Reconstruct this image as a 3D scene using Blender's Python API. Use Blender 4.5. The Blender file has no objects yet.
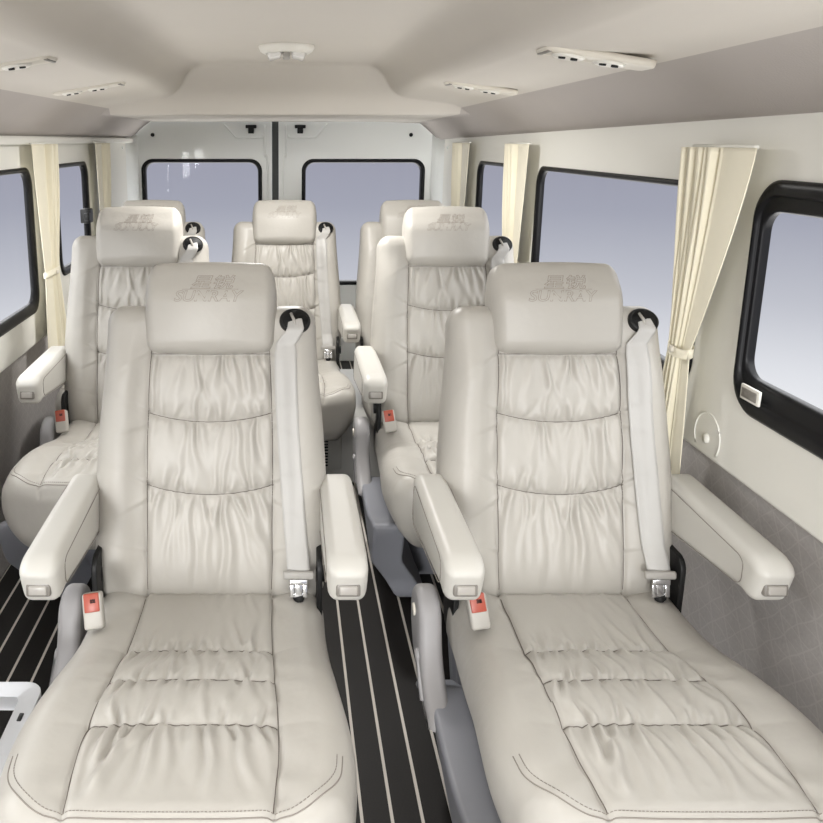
import bpy, bmesh, math, random
import numpy as np
from mathutils import Vector, Matrix
C = bpy.context.scene
COL = C.collection
PI = math.pi
rnd = random.Random(7)

# ------------------------------------------------------------------ materials
def mat(name, col, rough=0.5, metal=0.0, spec=0.5, bump=None, bump2=None, var=None, sheen=0, coat=0):
    m = bpy.data.materials.new(name); m.use_nodes = True
    nt = m.node_tree; b = nt.nodes['Principled BSDF']
    b.inputs['Base Color'].default_value = (*col, 1)
    b.inputs['Roughness'].default_value = rough
    b.inputs['Metallic'].default_value = metal
    b.inputs['Specular IOR Level'].default_value = spec
    if sheen: b.inputs['Sheen Weight'].default_value = sheen
    if coat: b.inputs['Coat Weight'].default_value = coat
    tc = nt.nodes.new('ShaderNodeTexCoord')
    if var:
        n = nt.nodes.new('ShaderNodeTexNoise'); n.inputs['Scale'].default_value = var[0]; n.inputs['Detail'].default_value = 4
        nt.links.new(tc.outputs['Object'], n.inputs['Vector'])
        mx = nt.nodes.new('ShaderNodeMix'); mx.data_type = 'RGBA'
        mx.inputs['A'].default_value = (*[c*(1-var[1]) for c in col], 1)
        mx.inputs['B'].default_value = (*[min(1, c*(1+var[1])) for c in col], 1)
        nt.links.new(n.outputs['Fac'], mx.inputs['Factor'])
        nt.links.new(mx.outputs['Result'], b.inputs['Base Color'])
    if bump:
        n = nt.nodes.new('ShaderNodeTexNoise'); n.inputs['Scale'].default_value = bump[0]; n.inputs['Detail'].default_value = 3
        nt.links.new(tc.outputs['Object'], n.inputs['Vector'])
        bp = nt.nodes.new('ShaderNodeBump'); bp.inputs['Strength'].default_value = bump[1]; bp.inputs['Distance'].default_value = bump[2]
        nt.links.new(n.outputs['Fac'], bp.inputs['Height'])
        nt.links.new(bp.outputs['Normal'], b.inputs['Normal'])
        if bump2:
            n2 = nt.nodes.new('ShaderNodeTexNoise'); n2.inputs['Scale'].default_value = bump2[0]; n2.inputs['Detail'].default_value = 2
            nt.links.new(tc.outputs['Object'], n2.inputs['Vector'])
            bp2 = nt.nodes.new('ShaderNodeBump'); bp2.inputs['Strength'].default_value = bump2[1]; bp2.inputs['Distance'].default_value = bump2[2]
            nt.links.new(n2.outputs['Fac'], bp2.inputs['Height']); nt.links.new(bp2.outputs['Normal'], bp.inputs['Normal'])
    return m

LEATHER = mat('leather', (0.425, 0.405, 0.368), 0.42, spec=0.45, bump=(900, 0.25, 0.0006), bump2=(28, 0.35, 0.004), var=(6, 0.03))
VINYL = mat('armrest_vinyl', (0.53, 0.515, 0.475), 0.42, bump=(1200, 0.2, 0.0004), var=(8, 0.02))
THREAD = mat('seam_thread', (0.13, 0.11, 0.095), 0.8)
STITCH = mat('stitch_thread', (0.25, 0.225, 0.20), 0.8)
EMBR = mat('embroidery_thread', (0.27, 0.235, 0.20), 0.6)
BELT = mat('belt_webbing', (0.43, 0.42, 0.40), 0.5, bump=(1500, 0.3, 0.0006), sheen=0.2)
BELTPL = mat('belt_guide_plastic', (0.34, 0.325, 0.30), 0.45)
CHROME = mat('chrome', (0.82, 0.83, 0.85), 0.18, metal=1)
BLACKPL = mat('black_plastic', (0.010, 0.010, 0.010), 0.45, spec=0.3)
DKINNER = mat('dark_recess', (0.006, 0.006, 0.006), 0.7)
RED = mat('red_button', (0.38, 0.075, 0.045), 0.35)
GREYPL = mat('grey_plastic', (0.29, 0.28, 0.28), 0.45, bump=(600, 0.2, 0.0005))
PEDPL = mat('pedestal_plastic', (0.23, 0.235, 0.26), 0.45, bump=(600, 0.2, 0.0005))
BTN = mat('button_grey', (0.36, 0.34, 0.31), 0.3)
BEZ = mat('bezel_grey', (0.20, 0.185, 0.165), 0.35)
HEADLINER = mat('headliner_fabric', (0.62, 0.585, 0.535), 0.9, spec=0.2, bump=(350, 0.4, 0.001), var=(3, 0.03))
WALLPL = mat('wall_trim_plastic', (0.80, 0.79, 0.735), 0.5, bump=(500, 0.15, 0.0005), var=(2, 0.02))
DOORWH = mat('door_white_paint', (0.90, 0.92, 0.90), 0.35, coat=0.2)
GASKET = mat('window_gasket_rubber', (0.004, 0.004, 0.005), 0.38, spec=0.22)
CURT = mat('curtain_cloth', (0.84, 0.79, 0.63), 0.55, bump=(700, 0.3, 0.0006), sheen=0.3)
LAMPW = mat('lamp_white_plastic', (0.78, 0.76, 0.70), 0.35)
VENTPL = mat('vent_plastic', (0.66, 0.62, 0.54), 0.4)
PLINTH = mat('plinth_plastic', (0.50, 0.49, 0.46), 0.5)
ALU = mat('cast_aluminium', (0.60, 0.61, 0.63), 0.38, metal=0.4, var=(20, 0.06))

def floor_mat():
    m = bpy.data.materials.new('striped_floor'); m.use_nodes = True
    nt = m.node_tree; b = nt.nodes['Principled BSDF']; b.inputs['Roughness'].default_value = 0.55; b.inputs['Specular IOR Level'].default_value = 0.25
    tc = nt.nodes.new('ShaderNodeTexCoord'); sp = nt.nodes.new('ShaderNodeSeparateXYZ')
    nt.links.new(tc.outputs['Object'], sp.inputs[0])
    def mth(op, a, bb):
        n = nt.nodes.new('ShaderNodeMath'); n.operation = op
        for i, v in enumerate((a, bb)):
            if hasattr(v, 'links'): nt.links.new(v, n.inputs[i])
            else: n.inputs[i].default_value = v
        return n.outputs[0]
    p = 0.066
    a = mth('ADD', sp.outputs['X'], 6.6 - 0.233 + p/2)
    a = mth('MODULO', a, p)
    a = mth('SUBTRACT', a, p/2); a = mth('ABSOLUTE', a, 0)
    a = mth('LESS_THAN', a, 0.0036)
    n = nt.nodes.new('ShaderNodeTexNoise'); n.inputs['Scale'].default_value = 260; n.inputs['Detail'].default_value = 5
    nt.links.new(tc.outputs['Object'], n.inputs['Vector'])
    cr = nt.nodes.new('ShaderNodeMix'); cr.data_type = 'RGBA'
    cr.inputs['A'].default_value = (0.008, 0.007, 0.0065, 1); cr.inputs['B'].default_value = (0.022, 0.019, 0.017, 1)
    nt.links.new(n.outputs['Fac'], cr.inputs['Factor'])
    mx = nt.nodes.new('ShaderNodeMix'); mx.data_type = 'RGBA'
    nt.links.new(a, mx.inputs['Factor']); nt.links.new(cr.outputs['Result'], mx.inputs['A'])
    mx.inputs['B'].default_value = (0.62, 0.58, 0.52, 1)
    nt.links.new(mx.outputs['Result'], b.inputs['Base Color'])
    return m
FLOORM = floor_mat()

def lower_wall_mat():
    m = bpy.data.materials.new('lower_wall_fabric'); m.use_nodes = True
    nt = m.node_tree; b = nt.nodes['Principled BSDF']; b.inputs['Roughness'].default_value = 0.85
    b.inputs['Specular IOR Level'].default_value = 0.2
    tc = nt.nodes.new('ShaderNodeTexCoord')
    last = None
    for k, ang in enumerate((0.55, -0.75, 1.35)):
        mp = nt.nodes.new('ShaderNodeMapping'); mp.inputs['Rotation'].default_value = (ang, 0, 0)
        mp.inputs['Scale'].default_value = (1, 1.0, 1.0)
        nt.links.new(tc.outputs['Object'], mp.inputs['Vector'])
        w = nt.nodes.new('ShaderNodeTexWave'); w.bands_direction = 'Y'; w.inputs['Scale'].default_value = 5.5 + k*1.7
        w.inputs['Distortion'].default_value = 1.1; w.inputs['Detail'].default_value = 0; w.inputs['Detail Scale'].default_value = 2
        nt.links.new(mp.outputs[0], w.inputs['Vector'])
        g = nt.nodes.new('ShaderNodeMath'); g.operation = 'GREATER_THAN'; g.inputs[1].default_value = 0.988
        nt.links.new(w.outputs['Fac'], g.inputs[0])
        if last is None: last = g.outputs[0]
        else:
            ad = nt.nodes.new('ShaderNodeMath'); ad.operation = 'MAXIMUM'
            nt.links.new(last, ad.inputs[0]); nt.links.new(g.outputs[0], ad.inputs[1]); last = ad.outputs[0]
    n = nt.nodes.new('ShaderNodeTexNoise'); n.inputs['Scale'].default_value = 150; n.inputs['Detail'].default_value = 4
    nt.links.new(tc.outputs['Object'], n.inputs['Vector'])
    base = nt.nodes.new('ShaderNodeMix'); base.data_type = 'RGBA'
    base.inputs['A'].default_value = (0.34, 0.32, 0.305, 1); base.inputs['B'].default_value = (0.45, 0.425, 0.41, 1)
    nt.links.new(n.outputs['Fac'], base.inputs['Factor'])
    mul = nt.nodes.new('ShaderNodeMath'); mul.operation = 'MULTIPLY'; mul.inputs[1].default_value = 0.28
    nt.links.new(last, mul.inputs[0])
    mx = nt.nodes.new('ShaderNodeMix'); mx.data_type = 'RGBA'
    nt.links.new(mul.outputs[0], mx.inputs['Factor']); nt.links.new(base.outputs['Result'], mx.inputs['A'])
    mx.inputs['B'].default_value = (0.56, 0.53, 0.51, 1)
    nt.links.new(mx.outputs['Result'], b.inputs['Base Color'])
    return m
LOWFAB = lower_wall_mat()

def glass_mat():
    m = bpy.data.materials.new('window_glass'); m.use_nodes = True
    nt = m.node_tree; nt.nodes.remove(nt.nodes['Principled BSDF'])
    out = nt.nodes['Material Output']
    t = nt.nodes.new('ShaderNodeBsdfTransparent'); t.inputs['Color'].default_value = (0.97, 0.975, 0.98, 1)
    g = nt.nodes.new('ShaderNodeBsdfGlossy'); g.inputs['Roughness'].default_value = 0.03
    mx = nt.nodes.new('ShaderNodeMixShader')
    mx.inputs[0].default_value = 0.005; nt.links.new(t.outputs[0], mx.inputs[1]); nt.links.new(g.outputs[0], mx.inputs[2])
    nt.links.new(mx.outputs[0], out.inputs['Surface'])
    return m
GLASS = glass_mat()

# ------------------------------------------------------------------ helpers
def link(name, mesh, m, parent=None, smooth=True):
    if m is not None and not mesh.materials: mesh.materials.append(m)
    if smooth:
        mesh.polygons.foreach_set('use_smooth', [True]*len(mesh.polygons))
    o = bpy.data.objects.new(name, mesh); COL.objects.link(o)
    if parent: o.parent = parent
    return o
def meshdata(name, vs, fs):
    me = bpy.data.meshes.new(name); me.from_pydata([tuple(v) for v in vs], [], fs); me.update(); return me
def empty(name, loc, rz=0):
    o = bpy.data.objects.new(name, None); COL.objects.link(o); o.location = loc; o.rotation_euler = (0, 0, rz)
    o.empty_display_size = 0.1; return o
def tag(o, label, cat=None, group=None):
    o['label'] = label
    if cat: o['category'] = cat
    if group: o['group'] = group
    return o
def struct(o, label=None):
    o['kind'] = 'structure'
    if label: o['label'] = label
    return o

class MB:
    def __init__(s): s.v = []; s.f = []
    def add(s, vs, fs):
        k = len(s.v); s.v += [tuple(v) for v in vs]; s.f += [tuple(i+k for i in f) for f in fs]
    def build(s, name, m, parent=None, smooth=True):
        return link(name, meshdata(name, s.v, s.f), m, parent, smooth)

def rounded_box(half, r, n, fn=None, M=None):
    """closed box grid projected to a rounded box; returns vs, fs. n = segments per axis"""
    hx, hy, hz = half; nx, ny, nz = n
    ax = [np.linspace(-hx, hx, nx+1), np.linspace(-hy, hy, ny+1), np.linspace(-hz, hz, nz+1)]
    idx = {}; pts = []; fs = []
    def vid(i, j, k):
        key = (i, j, k)
        if key not in idx:
            idx[key] = len(pts); pts.append((ax[0][i], ax[1][j], ax[2][k]))
        return idx[key]
    for i in range(nx):
        for j in range(ny):
            fs.append((vid(i, j, 0), vid(i, j+1, 0), vid(i+1, j+1, 0), vid(i+1, j, 0)))
            fs.append((vid(i, j, nz), vid(i+1, j, nz), vid(i+1, j+1, nz), vid(i, j+1, nz)))
    for i in range(nx):
        for k in range(nz):
            fs.append((vid(i, 0, k), vid(i+1, 0, k), vid(i+1, 0, k+1), vid(i, 0, k+1)))
            fs.append((vid(i, ny, k), vid(i, ny, k+1), vid(i+1, ny, k+1), vid(i+1, ny, k)))
    for j in range(ny):
        for k in range(nz):
            fs.append((vid(0, j, k), vid(0, j, k+1), vid(0, j+1, k+1), vid(0, j+1, k)))
            fs.append((vid(nx, j, k), vid(nx, j+1, k), vid(nx, j+1, k+1), vid(nx, j, k+1)))
    P = np.array(pts); H = np.array(half); R = np.minimum(r, H*0.999)
    core = np.clip(P, -(H-R), H-R); d = P-core
    Dn = d/np.maximum(R, 1e-9)
    L = np.linalg.norm(Dn, axis=1, keepdims=True); L[L < 1e-9] = 1
    # keep the grid spacing along edges by a max-norm to sphere map
    mxn = np.max(np.abs(Dn), axis=1, keepdims=True)
    P2 = core + (Dn/L)*mxn*R
    N = Dn/L
    if fn: P2 = fn(P2, N)
    if M is not None:
        M = np.array(M); P2 = P2 @ M[:3, :3].T + M[:3, 3]
    return P2, fs

def rbox(mb, c, half, r, seg=3, M=None):
    n = tuple(max(seg*2+1, 2) for _ in range(3))
    # non-uniform segment: place grid lines in corners only
    hx = half
    T = Matrix.Translation(c)
    if M is not None: T = T @ M.to_4x4()
    bm = bmesh.new(); bmesh.ops.create_cube(bm, size=2)
    for v in bm.verts: v.co = Vector((v.co.x*hx[0], v.co.y*hx[1], v.co.z*hx[2]))
    if r > 0:
        bmesh.ops.bevel(bm, geom=list(bm.edges), offset=min(r, min(hx)*0.98), segments=seg, profile=0.5, affect='EDGES')
    bm.verts.ensure_lookup_table()
    vs = [T @ v.co for v in bm.verts]
    for i, v in enumerate(bm.verts): v.index = i
    fs = [tuple(v.index for v in f.verts) for f in bm.faces]; bm.free()
    mb.add(vs, fs)

def tube(mb, pts, r, seg=6, closed=False):
    pts = [Vector(p) for p in pts]; n = len(pts); rings = []
    for i, p in enumerate(pts):
        a = pts[(i-1) % n] if (closed or i > 0) else pts[0]
        b = pts[(i+1) % n] if (closed or i < n-1) else pts[-1]
        t = (b-a)
        if t.length < 1e-9: t = Vector((0, 0, 1))
        t.normalize()
        up = Vector((0, 0, 1)) if abs(t.z) < 0.9 else Vector((0, 1, 0))
        s = t.cross(up).normalized(); u = s.cross(t)
        rr = r[i] if isinstance(r, (list, tuple)) else r
        rings.append([p + s*math.cos(q)*rr + u*math.sin(q)*rr for q in [2*PI*k/seg for k in range(seg)]])
    vs = [v for ring in rings for v in ring]; fs = []
    m = n if closed else n-1
    for i in range(m):
        for k in range(seg):
            a = i*seg+k; b = i*seg+(k+1) % seg; c = ((i+1) % n)*seg+(k+1) % seg; d = ((i+1) % n)*seg+k
            fs.append((a, b, c, d))
    if not closed:
        fs.append(tuple(range(seg))[::-1]); fs.append(tuple((n-1)*seg+k for k in range(seg)))
    mb.add(vs, fs)

def rrect(y0, y1, z0, z1, r, n=8):
    """rounded rectangle loop, counter-clockwise; r scalar"""
    out = []
    for (cy, cz, a0) in ((y1-r, z0+r, -PI/2), (y1-r, z1-r, 0), (y0+r, z1-r, PI/2), (y0+r, z0+r, PI)):
        for k in range(n+1):
            a = a0 + (PI/2)*k/n
            out.append((cy+r*math.cos(a), cz+r*math.sin(a)))
    return out

def loft(mb, loops, close_ends=False, closed_loop=True):
    n = len(loops[0]); vs = [p for l in loops for p in l]; fs = []
    for i in range(len(loops)-1):
        for k in range(n if closed_loop else n-1):
            fs.append((i*n+k, i*n+(k+1) % n, (i+1)*n+(k+1) % n, (i+1)*n+k))
    if close_ends:
        fs.append(tuple(range(n))[::-1]); fs.append(tuple((len(loops)-1)*n+k for k in range(n)))
    mb.add(vs, fs)

def panel_holes(mb, outer, holes, fmap, thick):
    """flat panel in (a,b) with holes, given thickness; fmap(a,b,t)->xyz"""
    bm = bmesh.new()
    edges = []
    for loop in [outer]+holes:
        vv = [bm.verts.new((p[0], p[1], 0)) for p in loop]
        for i in range(len(vv)): edges.append(bm.edges.new((vv[i], vv[(i+1) % len(vv)])))
    bmesh.ops.triangle_fill(bm, use_beauty=True, use_dissolve=False, edges=edges)
    bm.verts.index_update()
    V = [v.co.copy() for v in bm.verts]; F = [tuple(v.index for v in f.verts) for f in bm.faces]
    n = len(V); bm.free()
    vs = [fmap(v.x, v.y, 0) for v in V]+[fmap(v.x, v.y, thick) for v in V]
    fs = [f for f in F]+[tuple(i+n for i in f[::-1]) for f in F]
    k = 0
    for loop in [outer]+holes:
        m = len(loop)
        for i in range(m):
            a = k+i; b = k+(i+1) % m
            fs.append((a, b, b+n, a+n))
        k += m
    mb.add(vs, fs)

def extrude_profile(mb, prof, x0, x1, bev=0.0, nb=3):
    """closed (y,z) profile extruded in x, edges rounded by an inset"""
    prof = [Vector((p[0], p[1])) for p in prof]; n = len(prof)
    c = sum(prof, Vector((0, 0)))/n
    nor = []
    for i in range(n):
        t = prof[(i+1) % n]-prof[i-1]; t.normalize(); nn = Vector((t.y, -t.x))
        nor.append(nn)
    area = sum(prof[i].x*prof[(i+1) % n].y-prof[(i+1) % n].x*prof[i].y for i in range(n))
    if area < 0: nor = [-q for q in nor]
    loops = []
    for k in range(nb+1):
        a = PI/2*k/nb
        loops.append([(x0+bev*(1-math.sin(a)), (p-q*bev*(1-math.cos(a-0)) if False else p-q*bev*(1-math.sin(a))).x, (p-q*bev*(1-math.sin(a))).y) for p, q in zip(prof, nor)])
    L0 = []
    for k in range(nb+1):
        a = PI/2*k/nb
        off = bev*(1-math.sin(a)); dx = bev*(1-math.cos(a))
        L0.append([(x0+dx, (p-q*(bev-bev*math.sin(PI/2-a)) ).x if False else (p-q*off).x, (p-q*off).y) for p, q in zip(prof, nor)])
    # quarter-round: k=0 -> at face x0 (inset bev), k=nb -> full outline at x0+bev
    L = []
    for k in range(nb+1):
        a = PI/2*k/nb
        L.append([(x0+bev*(1-math.cos(a)), (p-q*bev*(1-math.sin(a))).x, (p-q*bev*(1-math.sin(a))).y) for p, q in zip(prof, nor)])
    for k in range(nb, -1, -1):
        a = PI/2*k/nb
        L.append([(x1-bev*(1-math.cos(a)), (p-q*bev*(1-math.sin(a))).x, (p-q*bev*(1-math.sin(a))).y) for p, q in zip(prof, nor)])
    loft(mb, L, close_ends=True)

def sm(a, b, x):
    t = np.clip((x-a)/(b-a), 0, 1); return t*t*(3-2*t)
def catmull(pts, n):
    out = []
    for i in range(len(pts)-1):
        p0 = pts[max(i-1, 0)]; p1 = pts[i]; p2 = pts[i+1]; p3 = pts[min(i+2, len(pts)-1)]
        for k in range(n):
            t = k/n
            out.append(tuple(0.5*((2*b)+(c-a)*t+(2*a-5*b+4*c-d)*t*t+(-a+3*b-3*c+d)*t**3) for a, b, c, d in zip(p0, p1, p2, p3)))
    out.append(pts[-1]); return out

def copy_tree(o, parent=None):
    c = o.copy(); COL.objects.link(c); c.parent = parent
    for ch in o.children: copy_tree(ch, c)
    return c

# ------------------------------------------------------------------ leather surface functions
_FC = {}
def folds(x, dist, seed, half, n, A, L, splay=0.0):
    """gathers running away from a seam: each one a ridge with a crease beside it, fading with distance"""
    if seed not in _FC:
        r = random.Random(seed); F = []
        for i in range(n):
            xi = -half+(i+0.5+(r.random()-0.5)*0.75)*2*half/n
            F.append((xi, (r.random()-0.5)*0.5+splay*xi/half, L*(0.35+1.0*r.random()**1.3), 0.0040+0.0028*r.random(), A*(0.45+0.75*r.random()), 1 if r.random() < 0.5 else -1))
        _FC[seed] = F
    out = np.zeros(np.broadcast(x, dist).shape)
    A_ = 0.35+0.65*sm(0.0, 0.012, dist)
    dd = np.maximum(dist, 0)
    for xi, sl, Li, w, a, sg in _FC[seed]:
        wd = w*(1+dd/Li*0.9)
        u = (x-xi-sl*dd-0.004*np.sin(dd*40+xi*90))/wd
        out = out + a*np.exp(-(dd/Li)**1.6)*(np.exp(-u*u)-0.75*np.exp(-((u-1.5*sg)/0.75)**2)-0.25*np.exp(-((u+1.7*sg))**2))
    return out*A_

IW = 0.142            # half width of the gathered insert
BL = 0.675; BW = 0.262; BT = 0.066
SEAMS_B = (0.565, 0.432, 0.272, 0.0)
def seam_sag(x, k):
    return (0.0, 0.020, 0.022, 0.0)[k]*np.maximum(0, 1-(x/IW)**2)
def back_disp(x, h):
    """forward displacement (towards the sitter) of the backrest cover"""
    x = np.asarray(x, float); h = np.asarray(h, float)
    iw = IW-0.003*np.sin(h*9)
    inside = np.abs(x) < iw
    d = np.zeros(np.broadcast(x, h).shape)
    dv = np.abs(np.abs(x)-iw)
    hs = [SEAMS_B[k]-seam_sag(x, k) for k in range(4)]
    dh = np.full(d.shape, 9.0)
    for k in range(3): dh = np.minimum(dh, np.abs(h-hs[k]))
    for k in range(3):
        top, bot = hs[k], hs[k+1]
        msk = inside & (h <= top) & (h > bot)
        tau = np.clip((h-bot)/(top-bot), 0, 1)
        dt, db = top-h, h-bot
        w = folds(x, dt, 100+k, IW, 12, 0.0085 if k < 2 else 0.0095, 0.085 if k < 2 else 0.19, 0.12 if k < 2 else 0.35)
        if k < 2: w = w+folds(x, db, 200+k, IW, 11, 0.0075, 0.065, -0.1)
        w = w*sm(0, 0.016, dv)
        puff = 0.010*np.sin(PI*np.clip(tau, 0, 1))**0.7
        d = np.where(msk, w+puff, d)
    d = np.where(inside, d - 0.008*np.exp(-(dh/0.006)**1.0) - 0.006, d)
    above = inside & (h > hs[0]); d = np.where(above, -0.004, d)
    # side bolsters
    bol = 0.020*np.exp(-((np.abs(x)-0.205)/0.05)**2)*sm(0.02, 0.12, h)*(1-0.6*sm(0.50, 0.62, h))
    wr = 0.0022*np.sin(h*46+np.abs(x)*70+2*np.sin(h*17))*np.exp(-dv/0.03)+0.0012*np.sin(h*25+x*31)
    for hh_, sl_, a_ in ((0.565, -0.6, 0.004), (0.432, 0.5, 0.0045), (0.40, -0.3, 0.003), (0.272, 0.55, 0.0045), (0.235, -0.5, 0.0035), (0.12, 0.3, 0.003)):
        u_ = (h-hh_-sl_*dv)/0.007
        wr = wr + a_*np.exp(-dv/0.035)*(np.exp(-((u_-1.3)**2))-np.exp(-u_*u_))
    d = np.where(~inside, bol*sm(0, 0.05, dv)+wr, d)
    d = d - 0.010*np.exp(-(dv/0.005))*sm(0.0, 0.03, h)*(1-sm(0.60, 0.62, h))
    return d

REC = math.radians(14.5)
def back_to_seat(P):
    """(x, y thickness, h) -> seat coordinates (front surface of the backrest passes the bight at y=0)"""
    P = np.asarray(P, float); x, y, h = P[..., 0], P[..., 1], P[..., 2]
    c, s = math.cos(REC), math.sin(REC)
    return np.stack([x, y*c+h*s, 0.425+h*c-y*s], -1)

def backrest_mesh():
    def fn(P, N):
        x, y, z = P[:, 0].copy(), P[:, 1].copy(), P[:, 2].copy(); h = z+BL/2
        front = np.clip(-N[:, 1]*1.0, 0, 1); front = np.where(y < 0, sm(0.0, 0.8, np.clip(-y/BT, 0, 1)), 0)
        d = back_disp(x, h)
        y2 = y-d*front
        # width varies with height, thickness too
        wsc = 1.0+0.0*h
        wsc = np.where(h > 0.25, 1-0.090*sm(0.25, 0.66, h), 1.0)
        wsc = wsc - 0.03*(1-sm(0.0, 0.12, h))
        x2 = x*wsc*1.0
        x2 = np.where(np.abs(x) < IW+0.01, x*(1+(wsc-1)*0.5), x2-np.sign(x)*0.0) if False else x2
        # shoulders slightly proud of the middle
        z2 = z - 0.05*np.exp(-(x/0.12)**4)*sm(0.60, 0.66, h)
        thin = 1-0.25*sm(0.35, 0.66, h)
        y2 = np.where(y2 > 0, y2*thin, y2*(1-0.12*sm(0.5, 0.66, h)))
        return np.stack([x2, y2+BT, z2+BL/2], -1)
    P, F = rounded_box((BW, BT, BL/2), np.array([0.045, 0.050, 0.045]), (160, 14, 180), fn)
    return meshdata('backrest', back_to_seat(P), F)
def back_point(x, h, lift=0.0):
    wsc = 1-0.090*float(sm(0.25, 0.66, h)) - 0.03*(1-float(sm(0.0, 0.12, h)))
    y = -BT-float(back_disp(np.array(x), np.array(h)))
    y = y*(1-0.12*float(sm(0.5, 0.66, h)))+BT
    return tuple(back_to_seat(np.array([x*wsc, y-lift, h])))

# cushion: local x, y (front negative), top surface z
CL = 0.352; CW = 0.264; CT = 0.078; CIW = 0.150
CY = -0.307
SEAMS_C = (-0.200, -0.322, -0.450)      # y of the cross seams
def cush_disp(x, y):
    x = np.asarray(x, float); y = np.asarray(y, float)
    iw = CIW+0.003*sm(-0.2, -0.6, y)
    inside = np.abs(x) < iw; dv = np.abs(np.abs(x)-iw)
    sy = [s+0.006*(1-(x/iw)**2) for s in SEAMS_C]
    yy = [np.zeros_like(x)+0.05]+sy+[np.zeros_like(x)-0.65]
    d = np.zeros(np.broadcast(x, y).shape)
    for k in range(4):
        a, b = yy[k], yy[k+1]
        msk = inside & (y <= a) & (y > b)
        tau = np.clip((y-b)/(a-b), 0, 1)
        dt, db = y-b, a-y          # distance to the front seam / to the rear seam
        w = 0
        if k in (0, 1, 2): w = w+folds(x, dt, 300+k, CIW, 13, 0.0068, 0.07, 0.15)
        if k in (1, 2, 3): w = w+folds(x, db, 400+k, CIW, 12, 0.0072 if k < 3 else 0.0090, 0.07 if k < 3 else 0.12, 0.15 if k < 3 else 0.4)
        if k == 0: w = w+folds(x, db, 444, CIW, 7, 0.003, 0.12, 0)
        w = w*sm(0, 0.018, dv)*(sm(0.03, 0.08, dt) if k == 3 else 1)
        puff = 0.008*np.sin(PI*tau)**0.7
        if k == 3: puff = 0.007*sm(0, 0.25, 1-tau)
        d = np.where(msk, w+puff, d)
    dh = np.full(d.shape, 9.0)
    for s in sy: dh = np.minimum(dh, np.abs(y-s))
    d = np.where(inside, d-0.006*np.exp(-(dh/0.006))-0.002, d)
    bol = 0.010*sm(0, 0.06, dv)
    wr = 0.0025*np.sin(y*58+np.abs(x)*55+2*np.sin(y*21))*np.exp(-dv/0.035)
    for s in SEAMS_C:
        wr = wr + 0.0028*np.exp(-np.abs(y-s+0.10*dv)/0.012)*np.exp(-dv/0.05)*-1
    d = np.where(~inside, bol+wr, d)
    d = d-0.009*np.exp(-(dv/0.005))
    return d
def cush_z(y):      # slope of the cushion: front higher, gentle dish
    return 0.455+0.045*sm(0.0, -0.45, y)-0.012*np.exp(-((y+0.18)/0.12)**2)
def cushion_mesh():
    def fn(P, N):
        x, y, z = P[:, 0].copy(), P[:, 1]+CY, P[:, 2].copy()
        top = sm(0.2, 0.9, np.clip(z/CT, 0, 1))
        d = cush_disp(x, y)
        front = sm(-0.38, -0.640, y)
        # front corners rounded in plan
        x2 = x*(1-0.07*(1-sm(-0.05, -0.40, y)))*(1+0.04*sm(-0.30, -0.50, y))*(1-0.05*front**4)
        y2 = y+0.022*front*(np.abs(x)/CW)**3
        # under-side pulls in
        x2 = x2*(1-0.10*sm(0.0, -1.0, z/CT))
        bulge = 0.010*np.cos(np.clip(z/CT, -1, 1)*PI/2)
        x2 = x2+np.sign(x)*bulge*sm(0.2, 0.268, np.abs(x))
        zc = np.where(z > 0, z, z*(1+0.55*front))
        z2 = cush_z(y)-CT+zc+d*top
        return np.stack([x2, y2, z2], -1)
    P, F = rounded_box((CW, CL, CT), np.array([0.048, 0.048, 0.048]), (150, 180, 18), fn)
    return meshdata('seat_cushion', P, F)
def cush_point(x, y, lift=0.0):
    front = float(sm(-0.38, -0.640, y))
    z = float(cush_z(y))+float(cush_disp(np.array(x), np.array(y)))
    # rounding of the rounded box near its rim
    r = 0.048; ax = max(0, abs(x)-(CW-r)); ay = max(0, (CY-CL+r)-y)
    q = min(1, math.hypot(ax, ay)/r); z -= r-r*math.sqrt(max(0, 1-q*q))
    return (x*(1-0.07*(1-float(sm(-0.05, -0.40, y))))*(1+0.04*float(sm(-0.30, -0.50, y)))*(1-0.05*front**4), y+0.022*front*(abs(x)/CW)**3, z+lift)

HM = None
def headrest_mesh():
    hw, ht, hh = 0.147, 0.058, 0.102
    def fn(P, N):
        x, y, z = P.T.copy()
        t = z/hh
        x2 = x*(1+0.015*np.cos(t*PI/2)-0.045*sm(0.3, 1, t)-0.02*sm(0.2, 1, -t))
        f = np.clip(-y/ht, 0, 1)
        y2 = y-0.016*np.cos(np.clip(x/hw, -1, 1)*PI/2)**0.8*f*np.cos(t*PI/2)**0.7
        y2 = y2+0.030*sm(0.1, 1.0, t)*f                     # top rolls back
        y2 = y2+0.008*(x/hw)**2
        z2 = z+0.004*np.cos(x/hw*PI/2)*sm(0.6, 1, t)-0.004*sm(0.7, 1, -t)*np.cos(x/hw*PI/2)
        return np.stack([x2, y2+0.036, z2+0.668], -1)
    P, F = rounded_box((hw, ht, hh), np.array([0.026, 0.040, 0.030]), (60, 26, 48), fn)
    return meshdata('headrest', back_to_seat(P), F), back_to_seat(P), F

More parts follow.
